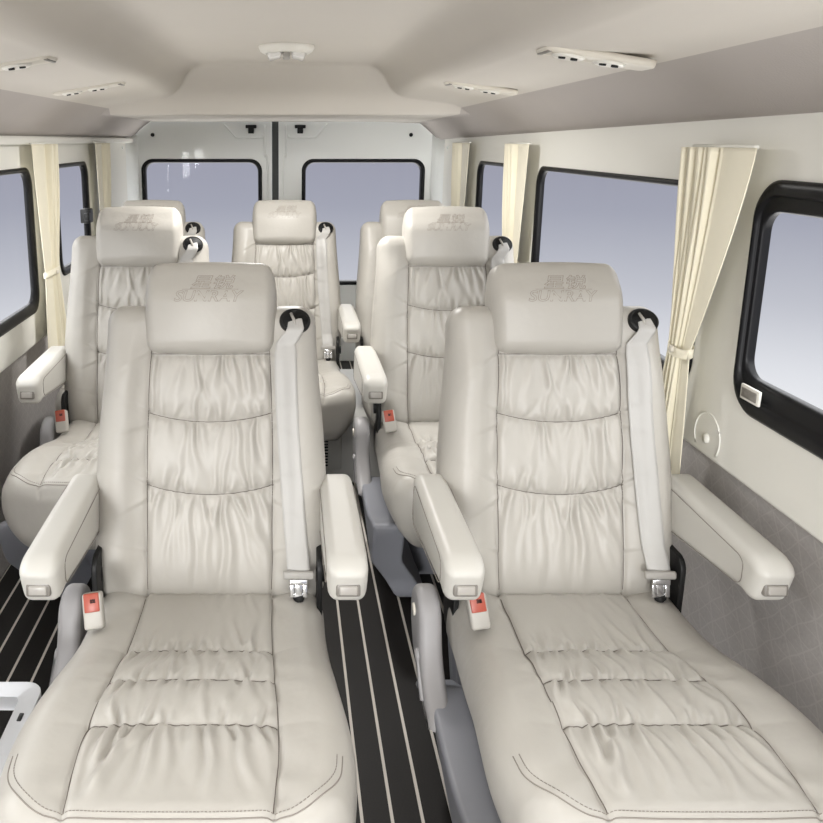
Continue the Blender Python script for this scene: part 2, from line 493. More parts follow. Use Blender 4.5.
def belt_mesh():
    mb = MB(); n = 70; w0 = 0.0245
    L = []
    for i in range(n+1):
        t = i/n
        h = 0.618-t*0.522
        x = 0.186+0.012*t-0.012*math.sin(t*PI)
        w = w0*(0.72+0.28*min(1, t/0.10))
        row = []
        for k in range(9):
            s = k/4-1
            p = Vector(back_point(min(x+s*w, 0.236), h, 0.0))
            # rest on the bolster but bridge small hollows
            q = Vector(back_point(x, h, 0.0))
            yy = min(p.y, q.y+0.004)-0.005-0.002*math.sin(t*9)
            if t < 0.06: yy += 0.012*(1-t/0.06)
            if t > 0.9: yy -= 0.02*(t-0.9)/0.1
            xx = q.x+s*w
            row.append((xx, yy+0.001*s*math.sin(t*5), p.z*0.3+q.z*0.7))
        if t > 0.055: L.append(row)
    ax = Vector((0.10, -0.80, 0.62)).normalized(); hc = Vector(back_to_seat(np.array([0.190, 0.010, 0.637])))+ax*0.006
    vd = ax.cross((Vector((1, 0, 0))-ax*ax.x).normalized()); last = Vector(L[0][4]); top = []
    A, B = hc+ax*0.004+vd*0.004, hc+ax*0.011-vd*0.026
    for i in range(9):
        q = i/9
        c_ = A*(1-q)**2+B*2*q*(1-q)+last*q*q if False else A.lerp(B, min(1, q*2)) if q < 0.5 else B.lerp(last, q*2-1)
        hw_ = w0*(0.60+0.35*q)
        top.append([(c_.x+(k/4-1)*hw_, c_.y-0.001, c_.z) for k in range(9)])
    L = top+L
    front = [r for r in L]; back = [[(a, b+0.0022, c) for a, b, c in r] for r in L]
    loops = [fr+bk[::-1] for fr, bk in zip(front, back)]
    loft(mb, loops, close_ends=True)
    return mb, L[-1]

def text_outline_mesh():
    parts = []
    for s, size, cx, cz, cw in (("星锐", 0.034, 0.008, 0.055, 0.100), ("SUNRAY", 0.034, 0.0, 0.023, 0.155)):
        cu = bpy.data.curves.new('t', 'FONT'); cu.body = s; cu.size = size; cu.align_x = 'CENTER'; cu.align_y = 'CENTER'
        cu.fill_mode = 'NONE'; cu.bevel_depth = 0.00045; cu.bevel_resolution = 1; cu.resolution_u = 3; cu.shear = 0.25
        cu.offset = 0.0004
        o = bpy.data.objects.new('t', cu); COL.objects.link(o)
        bpy.context.view_layer.update()
        dg = bpy.context.evaluated_depsgraph_get()
        me = bpy.data.meshes.new_from_object(o.evaluated_get(dg))
        V = np.array([v.co for v in me.vertices]); F = [tuple(p.vertices) for p in me.polygons]
        bpy.data.objects.remove(o); bpy.data.curves.remove(cu)
        if len(V) == 0: continue
        xr = V[:, 0].max()-V[:, 0].min()
        V[:, 0] = (V[:, 0]-(V[:, 0].max()+V[:, 0].min())/2)*(cw/xr)
        V[:, 1] -= (V[:, 1].max()+V[:, 1].min())/2
        parts.append((V+np.array([cx, cz, 0]), F))
    # underline between the two lines
    mb = MB(); tube(mb, [(-0.060+0.125*k/12, 0.0385, 0) for k in range(13)], 0.0005, 5)
    parts.append((np.array(mb.v), mb.f))
    return parts

# ------------------------------------------------------------------ seat prototype
def make_seat():
    root = empty('passenger_seat', (0, 0, 0))
    bme = backrest_mesh(); cover = link('backrest', bme, LEATHER, root)
    from mathutils.bvhtree import BVHTree
    bb = BVHTree.FromPolygons([v.co.copy() for v in bme.vertices], [tuple(p.vertices) for p in bme.polygons])
    def onback(x, h, lift):
        p = Vector(back_point(x, h, 0.05)); hit = bb.ray_cast(p, Vector((0, math.cos(REC), -math.sin(REC))), 0.12)
        return tuple((hit[0] if hit[0] is not None else p+Vector((0, 0.05, 0)))-Vector((0, lift, 0)))
    mb = MB(); R = 0.0009
    for s in (-1, 1):
        tube(mb, [onback(s*(IW-0.003*math.sin(h*9)), h, 0.0007) for h in np.linspace(0.04, 0.61, 200)], R, 6)
    for k in range(3):
        tube(mb, [onback(x, SEAMS_B[k]-float(seam_sag(np.array(x), k)), 0.0006) for x in np.linspace(-IW, IW, 110)], R, 6)
    mb.build('seam', THREAD, cover)
    cme = cushion_mesh(); cush = link('seat_cushion', cme, LEATHER, root)
    cb = BVHTree.FromPolygons([v.co.copy() for v in cme.vertices], [tuple(p.vertices) for p in cme.polygons])
    def oncush(x, y, lift):
        p = Vector(cush_point(x, y, 0.05)); hit = cb.ray_cast(p, Vector((0, 0, -1)), 0.2)
        return tuple((hit[0] if hit[0] is not None else p-Vector((0, 0, 0.05)))+Vector((0, 0, lift)))
    mb = MB()
    for s in (-1, 1):
        tube(mb, [oncush(s*(CIW+0.003*float(sm(-0.2, -0.6, y))), y, 0.0006) for y in np.linspace(-0.005, -0.628, 160)], R, 6)
    for sy in SEAMS_C:
        tube(mb, [oncush(x, sy+0.006*(1-(x/CIW)**2), 0.0006) for x in np.linspace(-CIW, CIW, 110)], R, 6)
    mb.build('seam', THREAD, cush)
    # double top stitching round the front edge: dashes
    mb = MB()
    for off in (0.0, 0.0085):
        path = []
        e = 0.022+off; r = 0.075
        xs, yf = CW-e+0.008, CY-CL+e
        for y in np.linspace(-0.53, yf+r, 8): path.append((-xs, y))
        for a in np.linspace(PI, 1.5*PI, 20)[1:-1]: path.append((-xs+r+r*math.cos(a), yf+r+r*math.sin(a)))
        for x in np.linspace(-xs+r, xs-r, 60): path.append((x, yf))
        for a in np.linspace(1.5*PI, 2*PI, 20)[1:-1]: path.append((xs-r+r*math.cos(a), yf+r+r*math.sin(a)))
        for y in np.linspace(yf+r, -0.53, 8): path.append((xs, y))
        # resample
        pts = [Vector(oncush(px, py, 0.0006)) for px, py in path]
        if off == 0.0:
            tube(mb, pts, 0.0011, 5)
        else:
            acc = 0; seg = []
            for i in range(len(pts)-1):
                a, b = pts[i], pts[i+1]; n = max(1, int((b-a).length/0.0072+0.5))
                for j in range(n):
                    tube(mb, [a.lerp(b, j/n), a.lerp(b, (j+0.66)/n)], 0.0008, 4)
    mb.build('stitching', STITCH, cush)
    # headrest
    me, P, F = headrest_mesh(); hd = link('headrest', me, LEATHER, root)
    bvh = BVHTree.FromPolygons([tuple(p) for p in P], F)
    mb = MB(); c, s_ = math.cos(REC), math.sin(REC)
    cen = back_to_seat(np.array([0, -0.2, 0.668]))
    fwd = Vector((0, c, -s_)); up = Vector((0, s_, c))
    for V, FF in text_outline_mesh():
        out = []
        for v in V:
            o = Vector(cen)+Vector((1, 0, 0))*v[0]+up*(v[1]+0.002)
            hit, nrm, _, _ = bvh.ray_cast(o, fwd)
            if hit is None: hit, nrm = o+fwd*0.17, -fwd
            out.append(hit-fwd*(0.0003-v[2]*1.0*1) if False else hit-fwd*(0.0002+v[2]))
        mb.add(out, FF)
    lt = mb.build('embroidered_lettering', EMBR, hd); lt['label'] = 'raised stitched outline lettering'
    # armrests
    for sx in (-1, 1):
        AX = 0.284
        def fn(P, N):
            x, y, z = P.T.copy(); q = (y+0.20)/0.40        # 0 front .. 1 rear
            H = 0.080+0.055*q
            top = 0.690+0.008*q-0.012*(1-sm(0, 0.12, q))
            z2 = top-(0.065-z)/0.13*H
            y2 = y-0.068+0.012*(z/0.065)*(1-q)*-1
            x2 = x*(1-0.10*(1-q)*np.clip(-z/0.065, 0, 1)*0.6)
            x2 = x2*(1+0.03*np.sin(q*PI))
            return np.stack([x2+sx*AX, y2, z2], -1)
        P, F = rounded_box((0.0375, 0.20, 0.065), np.array([0.020, 0.026, 0.028]), (14, 40, 20), fn)
        arm = link('armrest', meshdata('armrest', P, F), VINYL, root)
        # raised inner piping line around the side panel
        mb = MB()
        for side in (-1, 1):
            x = sx*AX+side*0.0385
            loop = []
            for (y, z) in rrect(-0.225, 0.10, 0.60, 0.672, 0.022, 5):
                q = (y+0.268)/0.40
                zz = 0.010+z-(1-(z-0.60)/0.072)*(-0.022+0.052*q)-0.010*(1-q)
                loop.append((x, y, zz))
            tube(mb, loop, 0.0009, 5, closed=True)
        mb.build('seam', STITCH, arm)
        mb = MB(); yb = -0.2665
        tilt = Matrix.Rotation(math.radians(-8), 3, 'X')
        rbox(mb, (sx*AX, yb+0.001, 0.636), (0.0225, 0.0065, 0.0140), 0.004, 3, tilt)
        bz = mb.build('button_bezel', BEZ, arm)
        mb = MB(); rbox(mb, (sx*AX, yb-0.0060, 0.636), (0.0165, 0.0035, 0.0085), 0.0025, 3, tilt)
        mb.build('release_button', BTN, bz)
        # pivot boss to the backrest
        mb = MB(); tube(mb, [(sx*0.235, 0.10, 0.615), (sx*0.262, 0.10, 0.615)], 0.028, 24)
        mb.build('pivot_boss', BLACKPL, arm)
    # belt outlet on the shoulder
    mb = MB(); ax = Vector((0.10, -0.80, 0.62)).normalized(); hc = Vector(back_to_seat(np.array([0.190, 0.010, 0.637])))+ax*0.006
    u = Vector((1, 0, 0)); u = (u-ax*u.dot(ax)).normalized(); v = ax.cross(u)
    loops = []
    prof = [(1.00, -0.030), (1.04, 0.000), (1.00, 0.0045), (0.88, 0.0062), (0.74, 0.003), (0.66, -0.003)]
    for rr, hh in prof:
        loops.append([hc+u*math.cos(a)*0.034*rr+v*math.sin(a)*0.029*rr+ax*hh for a in [2*PI*k/40 for k in range(40)]])
    loft(mb, loops, close_ends=False); out = mb.build('belt_outlet', BLACKPL, root)
    mb = MB(); loops = [[hc+u*math.cos(a)*0.034*rr+v*math.sin(a)*0.029*rr+ax*hh for a in [2*PI*k/40 for k in range(40)]] for rr, hh in ((0.90, 0.0055), (0.5, 0.0035), (0.02, 0.003))]
    loft(mb, loops, close_ends=True); mb.build('recess', DKINNER, out)
    mb = MB(); tube(mb, [hc+u*-0.010+v*0.016+ax*0.005, hc+u*-0.004+ax*0.008, hc+u*0.0-v*0.016+ax*0.005], 0.0035, 8)
    mb.build('guide_bar', BTN, out)
    # belt
    mb, end = belt_mesh(); belt = mb.build('seat_belt', BELT, root)
    ec = Vector(end[4])
    mb = MB(); tl = Matrix.Rotation(math.radians(-12), 3, 'X')
    rbox(mb, ec+Vector((0, -0.003, -0.002)), (0.034, 0.006, 0.009), 0.005, 3, tl)
    mb.build('belt_guide', BELTPL, belt)
    mb = MB()
    cc = ec+Vector((0, -0.012, -0.028))
    rbox(mb, cc+Vector((0, 0, 0.014)), (0.019, 0.002, 0.006), 0.0012, 2, tl)
    for s in (-1, 1): rbox(mb, cc+Vector((s*0.014, 0, -0.004)), (0.005, 0.002, 0.016), 0.0012, 2, tl)
    rbox(mb, cc+Vector((0, 0.001, -0.017)), (0.018, 0.002, 0.005), 0.0012, 2, tl)
    rbox(mb, cc+Vector((0, 0.003, -0.002)), (0.008, 0.001, 0.014), 0.0006, 2, tl)
    mb.build('tongue', CHROME, belt)
    mb = MB(); tube(mb, [cc+Vector((0, 0.0, -0.018)), cc+Vector((0.002, 0.006, -0.028)), cc+Vector((0.004, 0.016, -0.040))], [0.014, 0.011, 0.006], 12)
    mb.build('anchor', BLACKPL, belt)
    # buckle on the left
    mb = MB(); R = Matrix.Rotation(math.radians(-24), 3, 'X') @ Matrix.Rotation(math.radians(-8), 3, 'Y')
    bc = Vector((-0.222, -0.128, 0.503))
    rbox(mb, bc, (0.020, 0.014, 0.036), 0.006, 3, R); bk = mb.build('belt_buckle', LEATHER, root)
    mb = MB(); rbox(mb, bc+R @ Vector((0, -0.012, 0.017)), (0.0155, 0.0045, 0.0185), 0.002, 2, R)
    mb.build('red_button', RED, bk)
    mb = MB(); rbox(mb, bc+R @ Vector((0.003, -0.0155, 0.020)), (0.006, 0.001, 0.0045), 0.0006, 1, R)
    mb.build('latch_slot', BLACKPL, bk)
    # black hinge plate between cushion and backrest
    for s in (-1, 1):
        mb = MB()
        extrude_profile(mb, rrect(-0.03, 0.07, 0.36, 0.56, 0.03, 5), s*0.243-0.006, s*0.243+0.006, 0.002, 2)
        tube(mb, [(s*0.236, 0.02, 0.50), (s*0.258, 0.02, 0.50)], 0.018, 16)
        mb.build('recliner_hinge', BLACKPL, root)
    # plastic side cover on the left: rounded lobe, then a valance sweeping forward
    prof = []
    for a in np.linspace(-0.10*PI, 0.92*PI, 20): prof.append((0.010+0.066*math.cos(a), 0.405+0.066*math.sin(a)))
    prof += [(-0.066, 0.385), (-0.092, 0.345), (-0.150, 0.305), (-0.20, 0.285), (-0.19, 0.268), (-0.12, 0.262), (-0.04, 0.285), (0.03, 0.315), (0.066, 0.36)]
    mb = MB(); extrude_profile(mb, catmull(prof+[prof[0]], 2)[:-1], -0.325, -0.275, 0.016, 5)
    sc = mb.build('side_cover', GREYPL, root)
    prof = [(-0.10, 0.300), (-0.17, 0.300), (-0.28, 0.292), (-0.40, 0.300), (-0.52, 0.335), (-0.545, 0.325),
            (-0.53, 0.27), (-0.49, 0.19), (-0.43, 0.10), (-0.40, 0.03), (-0.20, 0.015), (0.00, 0.015), (0.055, 0.05), (0.06, 0.19), (-0.02, 0.25)]
    mb = MB(); extrude_profile(mb, catmull(prof+[prof[0]], 3)[:-1], -0.312, -0.220, 0.010, 4)
    mb.v = [(x+0.55*max(0, 0.20-z), y, z) for x, y, z in mb.v]
    mb.build('valance', PEDPL, sc)
    mb = MB()
    lever = []
    for a in np.linspace(0.15*PI, 1.15*PI, 12): lever.append((-0.050+0.015*math.cos(a), 0.345+0.015*math.sin(a)))
    for a in np.linspace(1.15*PI, 2.15*PI, 12): lever.append((-0.120+0.012*math.cos(a), 0.300+0.012*math.sin(a)))
    extrude_profile(mb, lever, -0.332, -0.320, 0.004, 3)
    mb.build('recline_lever', GREYPL, sc)
    mb = MB(); tube(mb, [(-0.324, 0.015, 0.415), (-0.3285, 0.015, 0.415)], 0.014, 20)
    mb.build('screw_cap', VENTPL, sc)
    # pedestal: moulded foot with ribs
    mb = MB()
    def pfn(P, N):
        x, y, z = P.T.copy(); t = (z+0.17)/0.34
        x2 = x*(0.90+0.12*t); y2 = y*(0.86+0.2*t)
        rib = 0.004*np.sin(y*95)*sm(0.5, 1.0, np.abs(x)/0.215)*(1-sm(0.75, 0.95, t))
        return np.stack([x2+np.sign(x)*rib, y2-0.03, z+0.17], -1)
    P, F = rounded_box((0.215, 0.215, 0.17), np.array([0.02, 0.02, 0.012]), (14, 60, 24), pfn)
    mb.add(P, F); ped = mb.build('pedestal', PEDPL, root)
    for s in (-1, 1):
        mb = MB(); rbox(mb, (s*0.17, -0.03, 0.010), (0.028, 0.23, 0.010), 0.004, 2)
        mb.build('floor_rail', BLACKPL, ped)
    return root

proto = make_seat()
ROWS = [  # x, y bight, z lift, rz, label
    (-0.168, 1.59, 0.0, 0.0, 'front left cream leather seat with gathered backrest, nearest beside the striped aisle'),
    (0.615, 1.59, 0.0, 0.0, 'front right cream leather seat, its armrest reaching towards the large black-framed side window'),
    (-0.520, 2.66, 0.0, 0.0, 'second-row cream leather seat by the left wall, half hidden behind the front left seat'),
    (0.575, 2.66, 0.0, 0.0, 'second-row cream leather seat right of the aisle, partly behind the front right seat'),
    (-0.615, 3.53, 0.0, 0.0, 'back-row leather seat in the left rear corner, only its headrest top and belt outlet showing'),
    (-0.002, 3.53, 0.0, 0.0, 'back-row leather seat in the middle, in front of the gap between the rear doors'),
    (0.592, 3.53, 0.0, 0.0, 'back-row leather seat on the right, mostly hidden behind the second-row right seat'),
]
for i, (x, y, dz, rz, lab) in enumerate(ROWS):
    o = proto if i == 0 else copy_tree(proto)
    o.location = (x, y, dz); o.rotation_euler = (0, 0, rz)
    if i in (2, 3): o.scale = (1.02, 0.97, 1.035)
    tag(o, lab, 'seat', 'cream leather passenger seats')
    if i >= 4:      # the back row stands on the plinth: no feet, and one armrest between neighbours
        drop = [c for c in o.children if c.name.startswith(('pedestal', 'side_cover'))]
        arms = [c for c in o.children if c.name.startswith('armrest')]
        arms.sort(key=lambda c: sum(v.co.x for v in c.data.vertices)/len(c.data.vertices))
        if i in (4, 6): drop += arms
        for d_ in drop:
            for g_ in list(d_.children_recursive): bpy.data.objects.remove(g_)
            bpy.data.objects.remove(d_)
# ------------------------------------------------------------------ shell
WX = 0.97; Y0 = -0.60; YR = 5.15
mb = MB(); rbox(mb, (0, (Y0+YR+0.1)/2, -0.03), (1.10, (YR+0.1-Y0)/2, 0.03), 0)
struct(mb.build('floor', FLOORM, None, False), 'dark grey floor with thin pale lengthwise stripes')

half = catmull([(0, 1.76), (0.20, 1.76), (0.33, 1.758), (0.39, 1.748), (0.435, 1.715), (0.475, 1.660), (0.515, 1.633), (0.56, 1.624), (0.66, 1.608), (0.76, 1.592), (0.82, 1.565), (0.90, 1.505), (0.945, 1.465), (0.975, 1.452)], 8)
prof = [(-a, b) for a, b in half[::-1]]+half[1:]
px = np.array([p[0] for p in prof]); pz = np.array([p[1] for p in prof])
ys = np.concatenate([np.linspace(Y0, 3.50, 40), np.linspace(3.52, 3.92, 80), np.linspace(3.95, 5.14, 40)])
mb = MB(); V = []
for y in ys:
    q_ = (y-3.60)/0.22; sof = 1.999 if y < 3.45 else (1.76-0.01*max(0, q_)-0.235*float(sm(0.0, 1.0, q_)) if y < 3.83 else 1.515+0.028*min(1, (y-3.83)/1.2))
    sof = sof if y >= 3.56 or y < 3.45 else 1.80
    k = 0.010
    hgt = np.clip(0.5+0.5*(sof-pz)/k, 0, 1)
    z = sof*(1-hgt)+pz*hgt-k*hgt*(1-hgt)
    z = np.maximum(z, np.minimum(pz, 1.550))
    tl = 0.048*(1-min(1, (y-1.4)/3.7))*sm(0.5, 0.97, px)-0.012*sm(0.5, 0.97, px)*(y > 0)
    z = z+tl
    V.append([(a, y, b) for a, b in zip(px, z)])
Vup = [[(a, y, b+0.03) for a, y, b in row] for row in V]
loops = [r+u[::-1] for r, u in zip(V, Vup)]
loft(mb, loops, close_ends=True)
ceil = struct(mb.build('ceiling', None), 'taupe moulded headliner with raised centre and lower side ducts')

ceil.data.materials.append(HEADLINER)
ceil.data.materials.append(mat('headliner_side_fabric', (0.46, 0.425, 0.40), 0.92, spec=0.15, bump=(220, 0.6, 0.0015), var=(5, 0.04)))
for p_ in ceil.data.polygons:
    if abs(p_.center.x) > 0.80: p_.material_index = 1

def ring_y(mb, x, o, i, dx, zz=0):
    pass
# windows: (side, y0, y1, z0, z1, frame widths side/top/bottom, label)
WINS = [
    (1, 0.35, 1.640, 0.885, 1.360, (0.014, 0.060, 0.070), 'nearest right window with thick black sliding frame'),
    (1, 1.84, 3.11, 0.86, 1.340, (0.022, 0.014, 0.03), 'large right window between the pleated curtain and the second curtain'),
    (1, 3.44, 4.08, 0.86, 1.335, (0.030, 0.014, 0.03), 'small rear right window half covered by a curtain'),
    (-1, 0.35, 1.66, 0.80, 1.345, (0.03, 0.02, 0.03), 'unseen nearest left window beside the driver end, added for light'),  # out-of-view window, mirrored from the right and added to let in light
    (-1, 1.86, 3.09, 0.79, 1.335, (0.030, 0.016, 0.035), 'large left window with rounded black frame at the photo edge'),
    (-1, 3.42, 3.98, 0.86, 1.335, (0.040, 0.016, 0.03), 'small rear left window with a black latch'),
]
for side, nm in ((1, 'wall_right'), (-1, 'wall_left')):
    zs = 0.735 if side > 0 else 0.67
    holes = [rrect(w[1]-0.001, w[2]+0.001, w[3]-0.001, w[4]+0.001, 0.07, 8) for w in WINS if w[0] == side]
    outer = [(Y0, zs), (YR, zs), (YR, 1.50), (Y0, 1.50)]
    mb = MB(); panel_holes(mb, outer, holes, lambda a, b, t: (side*(WX+t), a, b), 0.016)
    wl = struct(mb.build(nm, WALLPL, None, False), 'cream plastic side wall trim round the windows')
    # rounded lower lip of the upper trim
    mb = MB(); tube(mb, [(side*(WX+0.012), y, zs) for y in np.linspace(Y0, YR-0.01, 30)], 0.012, 10)
    mb.build('trim_lip', WALLPL, wl)
    # lower fabric panel, bowed out then in to the floor
    mb = MB(); L = []
    pr = [(1.012, zs+0.03), (1.012, 0.60), (1.020, 0.45), (1.020, 0.30), (1.012, 0.14), (0.985, 0.05), (0.955, 0.0)]
    pr = catmull(pr, 6)
    for y in np.linspace(Y0, YR, 24):
        L.append([(side*a, y, b) for a, b in pr]+[(side*(a+0.03), y, b) for a, b in pr[::-1]])
    loft(mb, L, close_ends=True)
    struct(mb.build('trim_1' if side > 0 else 'trim_2', LOWFAB), 'grey patterned fabric lower wall panel on the %s' % ('right' if side > 0 else 'left'))
    # ledge under the headliner (curtain rail cover)
    if side > 0: continue
    mb = MB(); rbox(mb, (side*(WX-0.010), (Y0+YR)/2, 1.436), (0.016, (YR-Y0)/2-0.01, 0.014), 0.005, 2)
    struct(mb.build('trim_3' if side > 0 else 'trim_4', WALLPL), 'cream rail cover above the %s curtains' % ('right' if side > 0 else 'left'))

for k, (side, y0, y1, z0, z1, fw, lab) in enumerate(WINS):
    root = empty('window_%d' % (k+1), (side*WX, (y0+y1)/2, z0)); struct(root, lab)
    inv = Matrix.Translation(-Vector(root.location))
    fs_, ft, fb = fw
    def lp(x, e, r, s=0):   # inset by fraction e of the frame widths
        return [(side*x-root.location.x, a-root.location.y, b-root.location.z) for a, b in rrect(y0+fs_*e+s, y1-fs_*e-s, z0+fb*e+s, z1-ft*e-s, r, 8)]
    mb = MB()
    if k == 0:
        L = [lp(WX+0.014, 0, 0.075, -0.003), lp(WX-0.008, 0, 0.075, -0.004), lp(WX-0.014, 0.05, 0.072), lp(WX-0.014, 0.42, 0.060), lp(WX-0.004, 0.46, 0.058), lp(WX-0.001, 0.52, 0.056),
             lp(WX-0.001, 0.86, 0.045), lp(WX+0.002, 0.94, 0.043), lp(WX+0.006, 1.0, 0.040), lp(WX+0.019, 1.0, 0.040)]
    else:
        L = [lp(WX+0.014, 0, 0.070, -0.003), lp(WX-0.004, 0, 0.070, -0.004), lp(WX-0.008, 0.2, 0.067), lp(WX-0.006, 0.6, 0.06), lp(WX-0.001, 0.85, 0.056), lp(WX+0.006, 1.0, 0.052), lp(WX+0.019, 1.0, 0.052)]
    loft(mb, L); mb.build('window_frame', GASKET, root)
    mb = MB(); ol = rrect(y0+fs_-0.004, y1-fs_+0.004, z0+fb-0.004, z1-ft+0.004, 0.05, 8)
    a = [(side*(WX+0.009)-root.location.x, p-root.location.y, q-root.location.z) for p, q in ol]
    b = [(side*(WX+0.012)-root.location.x, p-root.location.y, q-root.location.z) for p, q in ol]
    loft(mb, [a, b], close_ends=True); mb.build('pane', GLASS, root, False)
    if k == 0:
        mb = MB(); c = (side*(WX-0.016)-root.location.x, y1-0.075-root.location.y, z0+0.045-root.location.z)
        rbox(mb, c, (0.003, 0.033, 0.016), 0.002, 2); lt = mb.build('slide_catch', LAMPW, root)
        mb = MB()
        rbox(mb, (c[0]-0.004, c[1], c[2]), (0.0015, 0.026, 0.010), 0.001, 1)
        mb.build('grip', BEZ, lt)
    if k == 5:
        mb = MB(); lx = side*(WX-0.02)-root.location.x
        rbox(mb, (lx, y1-0.130-root.location.y, 1.085-root.location.z), (0.022, 0.040, 0.034), 0.006, 2)
        rbox(mb, (lx-0.0+0.016, y1-0.185-root.location.y, 1.085-root.location.z), (0.012, 0.02, 0.018), 0.004, 2)
        mb.build('window_latch', BLACKPL, root)

# ---- rear doors
def door(n, x0, x1, gx0, gx1, lab, latchx, holex):
    root = empty('door_%d' % n, ((x0+x1)/2, YR, 0)); struct(root, lab); rx = root.location.x
    zg0, zg1 = 0.52, 1.318
    mb = MB(); hole = rrect(gx0, gx1, zg0, zg1, 0.07, 8)
    panel_holes(mb, [(x0, 0.0), (x1, 0.0), (x1, 1.60), (x0, 1.60)], [hole], lambda a, b, t: (a-rx, t, b), 0.05)
    mb.build('door_panel', DOORWH, root, False)
    mb = MB()
    def lp(y, s): return [(a-rx, y, b) for a, b in rrect(gx0+s, gx1-s, zg0+s, zg1-s, 0.07-s*0.6, 8)]
    loft(mb, [lp(0.04, -0.004), lp(-0.006, -0.004), lp(-0.010, 0.004), lp(-0.006, 0.016), lp(0.02, 0.022), lp(0.04, 0.022)])
    mb.build('window_gasket', GASKET, root)
    mb = MB(); loft(mb, [lp(0.024, 0.015), lp(0.028, 0.015)], close_ends=True); mb.build('pane', GLASS, root, False)
    mb = MB(); lx = latchx-rx
    rbox(mb, (lx, -0.018, 1.520), (0.034, 0.012, 0.010), 0.003, 2); rbox(mb, (lx, -0.022, 1.496), (0.018, 0.016, 0.018), 0.004, 2)
    mb.build('door_latch', BLACKPL, root)
    mb = MB(); tube(mb, [(holex-rx, 0.002, 1.47), (holex-rx, -0.004, 1.47)], 0.012, 16); mb.build('plug', BLACKPL, root)
    mb = MB()      # pressed recess outline near the latch
    s = 1 if latchx > holex else -1
    pts = [(lx-s*0.17, 1.535), (lx-s*0.11, 1.47), (lx-s*0.08, 1.452), (lx+s*0.055, 1.452), (lx+s*0.075, 1.47)]
    tube(mb, [(a, -0.002, b) for a, b in catmull(pts, 5)], 0.006, 8)
    # pressed stiffener down the closing edge
    ex = (x1 if s > 0 else x0)-rx
    pts = [(ex-s*0.045, 1.53), (ex-s*0.045, 1.34), (ex-s*0.028, 1.26), (ex-s*0.028, 0.3)]
    tube(mb, [(a, -0.002, b) for a, b in catmull(pts, 6)], 0.006, 8)
    mb.build('pressed_edge', DOORWH, root)
door(1, -1.02, -0.083, -0.905, -0.150, 'left white rear door with window', -0.212, -0.830)
door(2, -0.040, 1.02, 0.110, 0.882, 'right white rear door with window', 0.095, 0.790)
mb = MB(); rbox(mb, (-0.0615, YR+0.012, 0.80), (0.0205, 0.012, 0.80), 0.003, 2)
struct(mb.build('trim_5', mat('door_gap_rubber', (0.045, 0.05, 0.05), 0.6)), 'dark rubber seal between the rear doors')
for s in (-1, 1):      # rear corner pillars
    mb = MB(); pr = catmull([(0.975, 4.86), (0.968, 5.0), (0.950, 5.09), (0.925, 5.135), (0.925, 5.149)], 5)
    L = [[(s*a, b, z) for a, b in pr]+[(s*(a+0.04), b, z) for a, b in pr[::-1]] for z in (0.67, 1.0, 1.3, 1.47)]
    loft(mb, L, close_ends=True)
    tube(mb, [(s*0.958, 4.80, 1.395), (s*0.949, 4.80, 1.395)], 0.010, 14)
    struct(mb.build('trim_6' if s > 0 else 'trim_7', DOORWH), 'white rear corner pillar on the %s' % ('right' if s > 0 else 'left'))

# ---- screw cover on the right wall
mb = MB(); tube(mb, [(WX+0.002, 1.735, 0.770), (WX-0.006, 1.735, 0.770)], [0.012, 0.010], 20)
o = mb.build('screw_cap', WALLPL); tag(o, 'small round cream screw cap on the right wall below the nearest window', 'screw cap')
mb = MB(); tube(mb, [(WX, 1.735+0.055*math.cos(a), 0.775+0.055*math.sin(a)) for a in np.linspace(-0.6, PI+0.6, 30)], 0.0025, 6)
struct(mb.build('trim_8', WALLPL), 'moulded round recess edge in the right wall')

